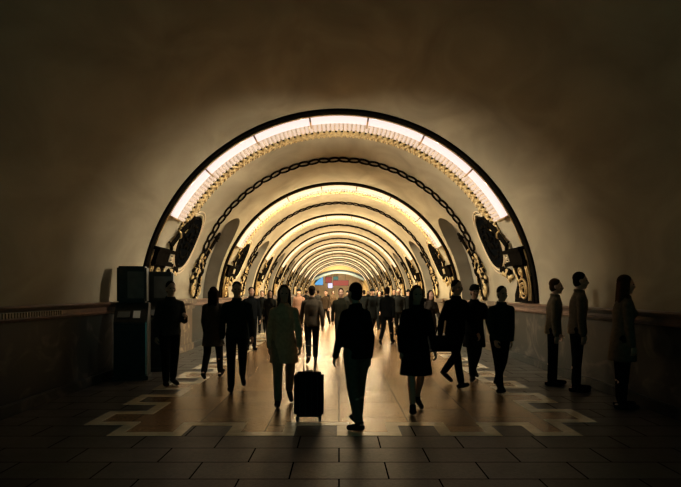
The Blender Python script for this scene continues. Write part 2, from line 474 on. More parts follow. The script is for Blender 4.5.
def ornaments(side):
    f = W(side); out = []
    # scroll console, measured from the arch (y = 0 at the lit tube)
    c = empty('scroll_console', (0, 0, 0)); out.append((c, 'console'))
    bm = bmesh.new()
    ol = [(-.22, .14), (.95, .14), (.92, .32), (.70, .55), (.62, .80), (.80, 1.02), (-.05, 1.02), (-.14, .70)]
    extr(bm, ol, .0, .11, f); obj('scroll_body', bm, M['bronze'], c)
    bm = bmesh.new()
    tube(bm, spiral((.30, .44), .27, .05, 2.2, PI*.2, .125), .026, f, 7); obj('volute', bm, M['gold'], c, True)
    bm = bmesh.new()
    tube(bm, spiral((.33, .86), .13, .03, 1.6, -PI*.5, .125, 26, -1), .02, f, 7); obj('volute', bm, M['gold'], c, True)
    bm = bmesh.new()
    for d in (0, .10):
        bm = bmesh.new(); tube(bm, [(-.10-.06*math.sin(t*PI)+d, .18+.80*t, .12) for t in [k/12 for k in range(13)]], .018, f, 6); obj('scroll_line', bm, M['gold'], c, True)
    bm = bmesh.new(); tube(bm, [(.60+.12*math.cos(t*PI*1.3+2), .25+.72*t, .12) for t in [k/14 for k in range(15)]], .022, f, 6)
    obj('scroll_line', bm, M['gold'], c, True)
    bm = bmesh.new(); box(bm, (-.12, 1.03, 0), (1.05, 1.12, .20), f); box(bm, (-.06, 1.12, 0), (1.0, 1.36, .17), f); box(bm, (-.14, 1.36, 0), (1.08, 1.44, .22), f)
    obj('capital_block', bm, M['bronze'], c)
    bm = bmesh.new(); tube(bm, [(.72, 1.16, .18), (.90, 1.16, .18), (.90, 1.33, .18), (.72, 1.33, .18)], .022, f, 6, True); ellipsoid(bm, (.81, 1.245, .18), (.04, .04, .03), f)
    obj('square_rosette', bm, M['pale'], c)
    # fluted torches either side of the medallion
    for nm, p0, p1 in (('near', (.80, 1.50), (1.36, 2.22)), ('far', (3.98, 1.30), (4.26, 2.12))):
        t = empty('fluted_torch', (0, 0, 0)); out.append((t, 'torch_'+nm))
        d = Vector((p1[0]-p0[0], p1[1]-p0[1], 0)); L = d.length; d.normalize(); q = Vector((-d.y, d.x, 0))
        def tp(u, v, off): return (p0[0]+d.x*u*L+q.x*v, p0[1]+d.y*u*L+q.y*v, off)
        bm = bmesh.new()
        for k in range(5):
            v = (-2+k)*.055
            tube(bm, [tp(u/6, v*(1-.35*(1-u/6)), .07+.03*math.cos(v*9)) for u in range(7)], .021, f, 6)
        obj('rods', bm, M['bronze'], t, True)
        bm = bmesh.new()
        for k in range(4):
            v = (-1.5+k)*.055
            tube(bm, [tp(u/6, v*(1-.35*(1-u/6)), .06) for u in range(7)], .012, f, 5)
        obj('gilt_inlay', bm, M['gold'], t, True)
        for u in (.02, .5, .98):
            bm = bmesh.new(); tube(bm, [tp(u, -.16, .05), tp(u, -.08, .12), tp(u, .08, .12), tp(u, .16, .05)], .026, f, 6); obj('band', bm, M['gold'] if u == .5 else M['bronze'], t, True)
        bm = bmesh.new(); ellipsoid(bm, tp(1.08, 0, .08), (.10, .09, .07), f); ellipsoid(bm, tp(1.2, .02, .08), (.06, .08, .05), f)
        obj('finial', bm, M['bronze'], t, True)
    # round medallion
    mc = (1.97, 1.76); m = empty('wall_medallion', (0, 0, 0)); out.append((m, 'medallion'))
    bm = bmesh.new()
    NR, NSG = 5, 40; rings = []
    for i in range(NR+1):
        rr = .60*(1-i/NR*.999)
        rings.append([bm.verts.new(f((mc[0]+rr*math.cos(2*PI*k/NSG), mc[1]+rr*1.1*math.sin(2*PI*k/NSG), .02+.03*(rr/.6)**2))) for k in range(NSG)])
    for i in range(NR):
        for k in range(NSG): bm.faces.new((rings[i][k], rings[i][(k+1) % NSG], rings[i+1][(k+1) % NSG], rings[i+1][k]))
    bm.faces.new(rings[-1]); obj('disc', bm, M['blackened'], m, True)
    for rr, th, mm in ((.63, .035, 'bronze'), (.72, .022, 'pale'), (.80, .018, 'pale')):
        bm = bmesh.new(); tube(bm, [(mc[0]+rr*math.cos(2*PI*k/48), mc[1]+rr*1.1*math.sin(2*PI*k/48), .035) for k in range(48)], th, f, 7, True)
        obj('frame_ring', bm, M[mm], m, True)
    bm = bmesh.new()
    for k in range(16):
        t = 2*PI*k/16; ellipsoid(bm, (mc[0]+.42*math.cos(t), mc[1]+.46*math.sin(t), .055), (.085, .05, .025), f, 8, 5, Matrix.Rotation(t+PI/2+.5, 3, 'Z'))
    for k in range(5):
        t = 2*PI*k/5+.3; ellipsoid(bm, (mc[0]+.15*math.cos(t), mc[1]+.16*math.sin(t), .055), (.12, .05, .03), f, 8, 5, Matrix.Rotation(t, 3, 'Z'))
    obj('leaf_relief', bm, M['bronze'], m, True)
    # leafy drop under the chain moulding
    g = empty('foliage_drop', (0, 0, 0)); out.append((g, 'drop'))
    rnd = random.Random(5)
    bm = bmesh.new(); bm2 = bmesh.new()
    for k in range(26):
        s = .18 + 1.35*k/25; w = .10 + .34*math.sin(PI*(k/25))**.7
        for sg in (-1, 1):
            a = rnd.uniform(.3, 1.1)*sg
            tgt = bm if k % 3 else bm2
            ellipsoid(tgt, (3.72+sg*w*rnd.uniform(.3, 1), s, .05+rnd.uniform(0, .05)), (.13, .055, .04), f, 8, 5, Matrix.Rotation(PI/2+a, 3, 'Z'))
    obj('leaves', bm, M['bronze'], g, True); obj('gilt_leaves', bm2, M['gilt_plaster'], g, True)
    for cx, cs, sg in ((3.45, .45, 1), (4.0, .45, -1), (3.50, 1.0, -1)):
        bm = bmesh.new(); tube(bm, spiral((cx, cs), .20, .03, 1.7, PI*.5, .09, 28, sg), .024, f, 6); obj('curl', bm, M['gilt_plaster'], g, True)
    # curls between the medallion and the console
    k_ = empty('leaf_cluster', (0, 0, 0)); out.append((k_, 'cluster'))
    bm = bmesh.new(); bm2 = bmesh.new()
    for k in range(10):
        s = .80 + .25*rnd.random(); yy = 1.15+.6*k/9
        ellipsoid(bm if k % 2 else bm2, (yy, s-.25*abs(yy-1.6), .06), (.12, .06, .05), f, 8, 5, Matrix.Rotation(rnd.uniform(0, PI), 3, 'Z'))
    obj('leaves', bm, M['bronze'], k_, True); obj('gilt_leaves', bm2, M['gilt_plaster'], k_, True)
    bm = bmesh.new(); tube(bm, spiral((1.35, .80), .18, .03, 1.6, 0, .07, 26), .024, f, 6); obj('curl', bm, M['gilt_plaster'], k_, True)
    return out
TXT = {'console': ('dark scroll console with gold volute carrying the {o} lit arch at the {s} wall', 'console', 'scroll consoles'),
       'torch_near': ('dark fluted torch ornament just above the console of the {o} lit arch, {s} wall', 'ornament', 'fluted torches'),
       'torch_far': ('dark fluted torch ornament beside the niche beyond the {o} lit arch, {s} wall', 'ornament', 'fluted torches'),
       'medallion': ('dark oval relief medallion in pale rings beyond the {o} lit arch, {s} wall', 'medallion', 'wall medallions'),
       'drop': ('gilded leafy drop hanging below the chain moulding after the {o} lit arch, {s} wall', 'ornament', 'leafy drops'),
       'cluster': ('small cluster of gilded leaves between console and medallion of the {o} arch, {s} wall', 'ornament', 'leaf clusters')}
for side, sn in ((-1, 'left'), (1, 'right')):
    base = ornaments(side)
    for n in range(NA-1):
        for (o, key) in base:
            if n >= 5 and key in ('cluster', 'torch_far'): continue
            c = o if n == 0 else copy_tree(o)
            c.location = (0, ay(n), 0)
            a, b, g = TXT[key]; tag(c, a.format(o=ORD[n], s=sn), b, g)

# ------------------------------------------------------------------ far end
def end_wall():
    y = YEND; hw, top = 3.5, 2.9          # opening: segmental arch, sprung at z = CZ+...
    spr = 3.33; rise = 4.40-spr; rr = (hw*hw+rise*rise)/(2*rise); cz = spr+rise-rr
    N = 40
    inner, outer = [], []
    for i in range(N+1):
        x = -hw + 2*hw*i/N; inner.append((x, cz+math.sqrt(rr*rr-x*x)))
    bm = bmesh.new()
    for yy in (y, y+.4):
        iv = [bm.verts.new((x, yy, z)) for x, z in inner]
        ov = []
        for i in range(N+1):
            a = PI - PI*i/N; ov.append(bm.verts.new((4.34*math.cos(a), yy, CZ+4.34*math.sin(a))))
        for i in range(N): bm.faces.new((iv[i], iv[i+1], ov[i+1], ov[i]))
        for s, k in ((-1, 0), (1, N)):
            b = [bm.verts.new((s*hw, yy, 0)), bm.verts.new((s*4.34, yy, 0))]
            bm.faces.new((iv[k], ov[k], b[1], b[0]))
    struct('wall_far', bm, M['ochre'])
    for nm, o0, o1, y0, y1, mm in (('trim_opening_rim', .0, .30, y-.12, y+.05, 'teal_rim'), ('trim_opening_fascia', .30, .55, y-.22, y+.05, 'navy')):
        bm = bmesh.new(); A = []
        for i in range(N+1):
            x, z = inner[i]; nrm = Vector((x, 0, z-cz)).normalized()
            p, q = Vector((x, 0, z))+nrm*o0, Vector((x, 0, z))+nrm*o1
            A.append([bm.verts.new((p.x, y0, p.z)), bm.verts.new((q.x, y0, q.z)), bm.verts.new((q.x, y1, q.z)), bm.verts.new((p.x, y1, p.z))])
        for i in range(N):
            for k in range(4): bm.faces.new((A[i][k], A[i][(k+1) % 4], A[i+1][(k+1) % 4], A[i+1][k]))
        bm.faces.new(A[0]); bm.faces.new(A[-1][::-1])
        struct(nm, bm, M[mm])
    # the hall behind the opening
    bm = bmesh.new(); box(bm, (-4.3, y+8.6, 0), (4.3, y+8.8, 5.2)); struct('wall_end_hall', bm, M['hall_far'])
    for s, nm in ((-1, 'left'), (1, 'right')):
        bm = bmesh.new(); box(bm, (s*4.3-.05, y+.4, 0), (s*4.3+.05, y+8.6, 5.2)); struct('wall_end_hall_'+nm, bm, M['hall_far'])
    bm = bmesh.new(); box(bm, (-4.3, y+.4, 5.0), (4.3, y+8.6, 5.2)); struct('ceiling_end_hall', bm, M['hall_far'])
    for k in range(3):  # out-of-view lamps added to brighten the end hall
        t = empty('added_ceiling_lamp', (0, y+2+2.4*k, 4.95)); tag(t, ['', '', ''][k] + ('unseen long lamp added to light the end hall, nearest the opening', 'unseen long lamp added to light the end hall, in its middle', 'unseen long lamp added to light the end hall, by its back wall')[k], 'lamp', 'added end hall lamps')
        bm = bmesh.new(); box(bm, (-2.6, -.16, 0), (2.6, .16, .05), None, .01); obj('housing', bm, M['chrome'], t)
        bm = bmesh.new(); box(bm, (-2.5, -.11, -.03), (2.5, .11, .0), None, .01); obj('diffuser', bm, M['lamp_added'], t)
    def screen(name, label, x0, z0, x1, z1, yy, m):
        t = empty(name, ((x0+x1)/2, yy, z0)); tag(t, label, 'sign', None)
        w, h = (x1-x0)/2, z1-z0
        bm = bmesh.new(); box(bm, (-w-.06, 0, -.06), (w+.06, .14, h+.06), None, .02); obj('sign_box', bm, M['black_metal'], t)
        bm = bmesh.new(); box(bm, (-w, -.02, 0), (w, .005, h), None, .006); obj('sign_face', bm, m, t)
        bm = bmesh.new(); 
        for s in (-.6, .6): tube(bm, [(s*w, .07, h+.05), (s*w, .07, 5.0-z0)], .02, None, 6)
        obj('hanger', bm, M['black_metal'], t)
    q = 73.0/500
    screen('display_screen', 'bright cyan display hanging left inside the far end opening', (313.5-337.5)*q, 1.6+(293-285)*q, (321.5-337.5)*q, 1.6+(293-277)*q, y+.9, M['cyan_screen'])
    screen('display_screen', 'small white violet display below the red boards in the far opening', (326.5-337.5)*q, 1.6+(293-288)*q, (331-337.5)*q, 1.6+(293-283.2)*q, y+1.0, M['white_screen'])
    screen('advert_board', 'wide red lit board hanging at centre of the far end opening', (331.5-337.5)*q, 1.6+(293-285.5)*q, (347-337.5)*q, 1.6+(293-280.5)*q, y+1.3, M['red_panel'])
    screen('advert_board', 'narrow red lit board beside the cyan display in the far opening', (324-337.5)*q, 1.6+(293-282.5)*q, (330-337.5)*q, 1.6+(293-277)*q, y+1.6, M['red_panel'])
    screen('advert_board', 'small dark green lit board above the wide red board', (332-337.5)*q, 1.6+(293-279.6)*q, (336.5-337.5)*q, 1.6+(293-276.5)*q, y+1.6, M['green_panel'])
end_wall()

# ------------------------------------------------------------------ kiosks by the left wall
def kiosk(label, x, y, rot, h, w):
    t = empty('service_terminal', (x, y, 0)); t.rotation_euler = (0, 0, rot); tag(t, label, 'terminal', 'service terminals by the left wall')
    d = .50
    bm = bmesh.new(); box(bm, (-w/2, -d/2, 0), (w/2, d/2, .08), None, .01); obj('plinth', bm, M['black_metal'], t)
    bm = bmesh.new()                       # lower body with a sloped console
    pr = [(-d/2+.03, .08), (d/2-.02, .08), (d/2-.02, 1.42), (-.02, 1.42), (-.06, 1.30), (-d/2+.03, 1.06)]
    A = [bm.verts.new((-w/2+.02, a, b)) for a, b in pr]; B = [bm.verts.new((w/2-.02, a, b)) for a, b in pr]
    for i in range(6): bm.faces.new((A[i], A[(i+1) % 6], B[(i+1) % 6], B[i]))
    bm.faces.new(A); bm.faces.new(B[::-1]); bmesh.ops.bevel(bm, geom=bm.edges[:], offset=.012, segments=2, affect='EDGES')
    obj('body', bm, M['black_metal'], t)
    bm = bmesh.new(); box(bm, (-w/2+.05, -.10, 1.42), (w/2-.05, d/2-.04, h), None, .03); obj('header', bm, M['black_metal'], t)
    bm = bmesh.new(); box(bm, (-w/2+.24, -.115, 1.50), (w/2-.10, -.095, h-.10), None, .004); obj('screen', bm, M['grey_panel'], t)
    bm = bmesh.new(); R3 = Matrix.Rotation(math.radians(-38), 4, 'X')
    box(bm, (-w/2+.08, -.07, -.006), (-.02, .07, .012), lambda p: Vector((0, -.15, 1.20)) + (Matrix.Rotation(math.radians(52), 3, 'X') @ Vector(p)), .003)
    obj('keypad', bm, M['grey_panel'], t)
    bm = bmesh.new(); box(bm, (.04, -.08, .0), (.16, .08, .014), lambda p: Vector((0, -.15, 1.20)) + (Matrix.Rotation(math.radians(52), 3, 'X') @ Vector(p)), .003)
    obj('notice', bm, M['paper'], t)
    for s in (1,):
        bm = bmesh.new(); box(bm, (s*(w/2-.035)-.012, -d/2+.012, .1), (s*(w/2-.035)+.012, -d/2+.032, 1.06), None, .004); obj('edge_strip', bm, M['chrome'], t)
    bm = bmesh.new(); box(bm, (-w/2+.08, -d/2+.015, .25), (w/2-.12, -d/2+.034, .92), None, .006); obj('access_door', bm, M['black_metal'], t)
kiosk('taller dark service terminal nearer the entrance by the left wall', -3.86, 9.35, math.radians(12), 2.10, .62)
kiosk('second dark service terminal, standing under the first arch console on the left', -3.72, 10.35, math.radians(12), 2.04, .66)
# vent grille let into the left ledge
t = empty('vent_grille', (-4.23, 6.9, 1.26)); tag(t, 'narrow metal vent grille set in the left marble ledge', 'vent')
bm = bmesh.new(); box(bm, (-.005, -.7, -.01), (.012, .7, .005)); box(bm, (-.005, -.7, .075), (.012, .7, .09)); obj('grille_frame', bm, M['grey_panel'], t)
bm = bmesh.new()
for k in range(24): box(bm, (-.004, -.69+.06*k, .0), (.016, -.665+.06*k, .08))
obj('louvres', bm, M['ledge_lit'], t)

# ------------------------------------------------------------------ people
def rc(bm, p0, p1, r0, r1, seg=12, flat=None):
    """tapered capsule"""
    p0, p1 = Vector(p0), Vector(p1); d = p1-p0; L = d.length
    t = d.normalized() if L > 1e-6 else Vector((0, 0, 1))
    ref = Vector((0, 1, 0)) if abs(t.y) < .9 else Vector((1, 0, 0))
    u = t.cross(ref).normalized(); w = t.cross(u).normalized()
    rings = []
    hs = [(-math.cos(a), math.sin(a)) for a in (.25, .65, 1.1, PI/2)]
    sec = [(p0 + t*(c*r0), s*r0) for c, s in hs] + [(p1 - t*(c*r1), s*r1) for c, s in reversed(hs)]
    for (c, r) in sec:
        rings.append([bm.verts.new(c + (u*math.cos(2*PI*k/seg) + w*math.sin(2*PI*k/seg))*r) for k in range(seg)])
    for i in range(len(rings)-1):
        for k in range(seg): bm.faces.new((rings[i][k], rings[i][(k+1) % seg], rings[i+1][(k+1) % seg], rings[i+1][k]))
    bm.faces.new(rings[0][::-1]); bm.faces.new(rings[-1])
def loft(bm, rings, seg=20, p=2.3):
    """rings: (centre x, centre y, z, half width, half depth) super-ellipses"""
    RR = []
    for (cx, cy, z, a, b) in rings:
        r = []
        for k in range(seg):
            t = 2*PI*k/seg; c, s = math.cos(t), math.sin(t)
            r.append(bm.verts.new((cx+a*math.copysign(abs(c)**(2/p), c), cy+b*math.copysign(abs(s)**(2/p), s), z)))
        RR.append(r)
    for i in range(len(RR)-1):
        for k in range(seg): bm.faces.new((RR[i][k], RR[i][(k+1) % seg], RR[i+1][(k+1) % seg], RR[i+1][k]))
    bm.faces.new(RR[0][::-1]); bm.faces.new(RR[-1])

def fuse(name, bm, voxel, smooth=3):
    bmesh.ops.recalc_face_normals(bm, faces=bm.faces[:])
    me = bpy.data.meshes.new(name+'_raw'); bm.to_mesh(me); bm.free()
    o = link(bpy.data.objects.new(name+'_raw', me))
    r = o.modifiers.new('r', 'REMESH'); r.mode = 'VOXEL'; r.voxel_size = voxel
    s = o.modifiers.new('s', 'SMOOTH'); s.factor = .5; s.iterations = smooth
    dg = bpy.context.evaluated_depsgraph_get(); dg.update()
    out = bpy.data.meshes.new_from_object(o.evaluated_get(dg)); out.name = name
    for p in out.polygons: p.use_smooth = True
    bpy.data.objects.remove(o); bpy.data.meshes.remove(me)
    return out

def figure(stride=.35, arms=(.35, -.30), bend=(.25, .2), female=False, coat='jacket', longhair=False, hat=False, phone=False, lean=.03):
    """meshes of one walking figure, 1.75 m, facing -Y. stride: leg swing in radians (0 = standing)"""
    fw = -1.0
    hipw = .088 if not female else .092
    shw = .172 if not female else .15
    PZ = .93
    J = {}
    def swing(p, L, a): return Vector((p.x, p.y + fw*L*math.sin(a), p.z - L*math.cos(a)))
    for s, key in ((-1, 'a'), (1, 'b')):
        fr = (s < 0)
        th = stride*.95 if fr else -stride*.55
        sh = th - (.10 if fr else .55)*(stride/.35)
        if stride == 0: th = .03*s; sh = th-.03
        hip = Vector((s*hipw, 0, PZ)); kn = swing(hip, .43, th); an = swing(kn, .41, sh)
        pitch = (.25 if fr else -.55)*(stride/.35)          # toe up at the front, heel up at the back
        toe = an + Vector((s*.025, fw*.17*math.cos(pitch), .17*math.sin(pitch)-.045)); heel = an + Vector((0, -fw*.055*math.cos(pitch), -.055*math.sin(pitch)-.05))
        J['leg'+key] = (hip, kn, an, toe, heel)
    low = min(min(J[k][3].z, J[k][4].z) for k in ('lega', 'legb')) - .036
    for k in ('lega', 'legb'): J[k] = tuple(v - Vector((0, 0, low)) for v in J[k])
    pz = PZ-low
    ly = fw*lean
    SHZ = pz+.475
    for s, key, a, bnd in ((-1, 'a', arms[0], bend[0]), (1, 'b', arms[1], bend[1])):
        sh = Vector((s*shw, ly*.9, SHZ-.03)); el = swing(sh, .285, -a) + Vector((s*.055, 0, 0))
        fa = -a + bnd
        if phone and s > 0: fa = 1.9
        wr = swing(el, .25, fa) + Vector((s*.005 if not (phone and s > 0) else -.06, 0, 0))
        J['arm'+key] = (sh, el, wr)
    hz = SHZ+.215; hy = ly*1.15 + fw*.012
    # ---- body
    bm = bmesh.new()
    loft(bm, [(0, 0, pz-.10, .06, .06), (0, 0, pz-.03, .155, .10), (0, 0, pz+.04, .155, .105), (0, ly*.3, pz+.15, .125 if female else .135, .09), (0, ly*.6, pz+.30, .145, .105), (0, ly*.8, pz+.42, .15, .10), (0, ly, pz+.49, .10, .075), (0, ly, pz+.55, .05, .05)])
    rc(bm, (0, ly, pz+.48), (0, hy-fw*.015, hz-.02), .056, .052)
    ellipsoid(bm, (0, hy-fw*.01, hz+.045), (.074, .094, .098), None, 18, 12)          # cranium
    ellipsoid(bm, (0, hy+fw*.030, hz-.025), (.058, .066, .085), None, 16, 12)        # face and jaw
    ellipsoid(bm, (0, hy+fw*.062, hz-.088), (.026, .024, .022), None, 10, 8)          # chin
    rc(bm, (0, hy+fw*.088, hz+.022), (0, hy+fw*.108, hz-.020), .009, .014, 8)         # nose
    ellipsoid(bm, (0, hy+fw*.085, hz+.042), (.05, .016, .010), None, 10, 6)           # brow
    ellipsoid(bm, (0, hy+fw*.091, hz-.055), (.024, .010, .009), None, 10, 6)          # lips
    for s in (-1, 1):
        ellipsoid(bm, (s*.076, hy-fw*.004, hz+.0), (.012, .022, .034), None, 8, 8)    # ears
        ellipsoid(bm, (s*.036, hy+fw*.073, hz-.012), (.026, .022, .022), None, 8, 8)  # cheeks
    for key in ('a', 'b'):
        s = -1 if key == 'a' else 1
        hip, kn, an, toe, heel = J['leg'+key]
        rc(bm, hip+Vector((0, 0, .02)), kn, .086, .055); rc(bm, kn, kn.lerp(an, .35)+Vector((0, -fw*.012, 0)), .054, .056); rc(bm, kn.lerp(an, .35)+Vector((0, -fw*.012, 0)), an, .054, .037)
        rc(bm, heel+Vector((0, 0, .01)), toe+Vector((0, 0, .004)), .034, .028)
        sh, el, wr = J['arm'+key]
        rc(bm, Vector((s*shw*.4, ly*.9, SHZ-.02)), sh, .046, .046); rc(bm, sh, el, .052, .040); rc(bm, el, wr, .040, .027)
        # hand: palm, four fingers of unequal length, thumb off the side
        d = (wr-el).normalized(); side = Vector((-s*.25, fw*.95, 0)); side = (side - d*side.dot(d)).normalized(); nrm = d.cross(side).normalized()*(1 if s > 0 else -1)
        inward = Vector((-s, 0, 0)); 
        if nrm.dot(inward) < 0: nrm = -nrm
        for q in (-.024, -.008, .008, .024): rc(bm, wr, wr + d*.085 + side*q, .018, .0135, 8)
        for q, L in ((.027, .066), (.009, .076), (-.009, .070), (-.026, .054)):
            b0 = wr + d*.085 + side*q; b1 = b0 + (d*.85+nrm*.5).normalized()*L*.5; b2 = b1 + (d*.45+nrm*.9).normalized()*L*.5
            rc(bm, b0, b1, .0105, .0095, 8); rc(bm, b1, b2, .0095, .008, 8)
        t0 = wr + d*.03 + side*.022; t1 = t0 + (d*.6+side*.75+nrm*.2).normalized()*.042; t2 = t1 + (d*.85+side*.2+nrm*.4).normalized()*.034
        rc(bm, t0, t1, .014, .0115, 8); rc(bm, t1, t2, .0115, .009, 8)
    P = {'person': fuse('person', bm, .0085, 2)}
    # ---- clothes
    bm = bmesh.new()
    hem = {'jacket': pz-.08, 'coat': pz-.30, 'dress': pz-.40}[coat]
    fl = {'jacket': 0, 'coat': .03, 'dress': .05}[coat]
    loft(bm, [(0, 0, hem, .178+fl, .135+fl), (0, 0, hem+.03, .182+fl*.9, .138+fl*.9), (0, 0, pz+.02, .178, .130), (0, ly*.3, pz+.15, .150 if female else .168, .115), (0, ly*.6, pz+.30, .172, .128), (0, ly*.8, pz+.41, .165 if female else .18, .122), (0, ly*.9, pz+.475, .145, .10), (0, ly, pz+.525, .095, .08), (0, ly, pz+.57, .066, .066)], 24, 2.)
    if female:
        for s in (-1, 1): ellipsoid(bm, (s*.07, ly*.7+fw*.085, pz+.33), (.07, .06, .065), None, 12, 8)
    for key in ('a', 'b'):
        s = -1 if key == 'a' else 1
        sh, el, wr = J['arm'+key]
        rc(bm, Vector((s*shw*.35, ly*.9, SHZ)), sh, .06, .062); rc(bm, sh, el, .064, .054); rc(bm, el, el.lerp(wr, .93), .056, .044)
    tube(bm, [(.064*math.cos(t), ly + .064*math.sin(t), pz+.56-.012*fw*math.sin(t)) for t in [2*PI*k/16 for k in range(16)]], .02, None, 8, True)
    P['jacket' if coat == 'jacket' else 'coat'] = fuse('jacket', bm, .013, 4)
    if coat != 'dress':
        bm = bmesh.new()
        loft(bm, [(0, 0, pz-.12, .10, .08), (0, 0, pz-.04, .165, .118), (0, 0, pz+.07, .158, .112)])
        for key in ('a', 'b'):
            hip, kn, an, toe, heel = J['leg'+key]
            rc(bm, hip, kn, .098, .072); rc(bm, kn, an+(kn-an).normalized()*.03, .071, .058)
        P['trousers'] = fuse('trousers', bm, .013, 3)
    for key in ('a', 'b'):
        hip, kn, an, toe, heel = J['leg'+key]
        bm = bmesh.new(); rc(bm, heel, heel.lerp(toe, .55), .040, .042); rc(bm, heel.lerp(toe, .5), toe, .043, .034)
        rc(bm, an+Vector((0, 0, .02)), heel.lerp(toe, .25), .048, .042)
        P['shoe_'+key] = fuse('shoe', bm, .010, 2)
    bm = bmesh.new()
    ellipsoid(bm, (0, hy-fw*.020, hz+.062), (.080, .094, .092), None, 18, 12)
    ellipsoid(bm, (0, hy-fw*.035, hz+.005), (.072, .072, .09), None, 16, 10)
    if longhair:
        for x in (-.05, -.02, .02, .05): rc(bm, (x, hy-fw*.05, hz+.03), (x*1.2, hy-fw*.085, hz-.22), .05, .03)
        for s in (-1, 1): rc(bm, (s*.07, hy-fw*.0, hz+.05), (s*.085, hy-fw*.01, hz-.16), .028, .022)
    P['hair'] = fuse('hair', bm, .011, 2)
    if hat:
        bm = bmesh.new(); ellipsoid(bm, (0, hy-fw*.014, hz+.075), (.088, .104, .088), None, 18, 12); tube(bm, [(.084*math.cos(t), hy-fw*.014+.10*math.sin(t), hz+.06) for t in [2*PI*k/20 for k in range(20)]], .016, None, 8, True)
        P['hat'] = fuse('hat', bm, .012, 2)
    for s, key in ((-1, 'a'), (1, 'b')):
        bm = bmesh.new(); ellipsoid(bm, (s*.031, hy+fw*.083, hz+.020), (.013, .010, .0075), None, 10, 8)
        me = bpy.data.meshes.new('eye'); bm.to_mesh(me); bm.free(); P['eye_'+key] = me
    P['_hand'] = J['armb'][2].copy(); P['_handa'] = J['arma'][2].copy()
    return P

FIG = {
 'man_walk': figure(.36, (.35, -.30), (.25, .35)),
 'man_walk2': figure(.24, (-.22, .25), (.4, .2), lean=.05),
 'man_stand': figure(0, (.05, -.05), (.15, .2)),
 'man_phone': figure(.12, (.1, -.1), (.15, .2), phone=True),
 'woman_walk': figure(.15, (.12, -.14), (.25, .25), True, 'jacket', False),
 'woman_coat': figure(.30, (.3, -.25), (.3, .3), True, 'coat', True),
 'woman_dress': figure(.28, (.25, -.2), (.35, .3), True, 'dress', True),
 'woman_stand': figure(0, (.05, -.05), (.2, .25), True, 'coat', True),
 'man_coat': figure(.34, (.3, -.3), (.3, .3), False, 'coat', hat=True),
}
_mc = {}
def cloth(c, rough=.8):
    k = (tuple(c), rough)
    if k not in _mc: _mc[k] = mat('cloth_%d' % len(_mc), c, rough, 0, .18, 22, .1, .0)
    return _mc[k]
SKIN = mat('skin', (.42, .25, .17), .55, 0, .08, 12); EYE = mat('dark_eye', (.02, .018, .016), .2, 0, .1, 30)
HAIRC = {'dark': (.014, .010, .008), 'brown': (.05, .028, .015), 'grey': (.14, .13, .12)}
def at(px, fy):
    d = FPX*CAM_H/(fy-VPY); return (px-VPX)*d/FPX, d
def person(fig, px, fy, label, top, legs, face=0., h=1.75, hair='dark', shoe=(.012, .011, .01), skinlegs=None, group=None, hatc=None):
    P = FIG[fig]; x, y = at(px, fy)
    def mk(name, me, m, parent):
        o = bpy.data.objects.new(name, me)
        if not me.materials: me.materials.append(m)
        link(o, parent)
        o.material_slots[0].link = 'OBJECT'; o.material_slots[0].material = m
        return o
    b = mk('person', P['person'], SKIN if skinlegs is None else skinlegs, None)
    b.location = (x, y, 0); b.rotation_euler = (0, 0, face); k = h/1.75; b.scale = (k, k, k)
    tag(b, label, 'person', group)
    for key in ('jacket', 'coat', 'trousers', 'hair', 'hat', 'shoe_a', 'shoe_b', 'eye_a', 'eye_b'):
        if key not in P: continue
        m = {'jacket': cloth(top), 'coat': cloth(top), 'trousers': cloth(legs), 'hair': cloth(HAIRC[hair], .5), 'hat': cloth(hatc or top), 'shoe_a': cloth(shoe, .4), 'shoe_b': cloth(shoe, .4), 'eye_a': EYE, 'eye_b': EYE}[key]
        mk(key.split('_')[0], P[key], m, b)
    return b
BLK = (.007, .008, .008); CHAR = (.013, .014, .0135); OLV = (.015, .015, .010); BRN = (.045, .031, .020); TAN = (.12, .08, .048); GRY = (.035, .033, .030); NAVY = (.008, .011, .016)
AW = PI   # facing away from the camera
person('woman_coat', 284, 405, 'person with long hair in a brownish coat walking beside the black suitcase', (.52, .34, .20), (.28, .19, .12), 0.15, 1.72, 'brown')
person('man_walk', 312, 363, 'person in grey brown jacket and black trousers walking away behind the suitcase', (.060, .048, .034), BLK, AW+.1, 1.78)
person('woman_walk', 357, 429, 'person in black jacket walking at centre, nearest the front of the hall', BLK, (.11, .082, .058), AW+.6, 1.70)
person('man_walk', 341, 352, 'person in olive jacket walking between the grey brown jacket and the black jacket', OLV, BLK, 0, 1.74)
person('woman_dress', 416, 412, 'person in short dark coat with bare legs walking right of centre', BLK, BLK, .1, 1.70, 'brown', skinlegs=None)
person('man_walk', 455, 386, 'tall person in black jacket striding at right with a dark shoulder bag', BLK, BLK, .5, 1.84)
person('man_coat', 474, 380, 'person in dark coat and knitted hat close behind the striding person at right', CHAR, BLK, 0, 1.76)
person('man_walk2', 500, 392, 'person in dark green jacket beside the right meander border', (.016, .026, .022), BLK, .2, 1.70)
person('man_coat', 372, 335, 'person in black coat and hat in the dark group right of centre', BLK, BLK, .2, 1.78)
person('man_walk', 387, 345, 'person in black jacket stepping wide in the dark group right of centre', BLK, BLK, AW-.4, 1.80)
person('woman_coat', 430, 352, 'person in brown black coat before the right wall pilaster', (.03, .025, .020), BLK, .3, 1.68)
person('man_stand', 399, 335, 'person in charcoal jacket standing behind the bare legged person', CHAR, BLK, -.3, 1.78)
person('man_walk', 237, 390, 'person in dark green coat jacket walking on the left meander border', (.018, .024, .021), CHAR, .2, 1.80)
person('woman_coat', 213, 378, 'person in grey brown coat on the left, beside the walking dark green jacket', (.060, .050, .040), CHAR, AW, 1.72)
person('man_phone', 170, 386, 'person in dark jacket holding up a phone beside the service terminals', (.03, .031, .028), BLK, .6, 1.78)
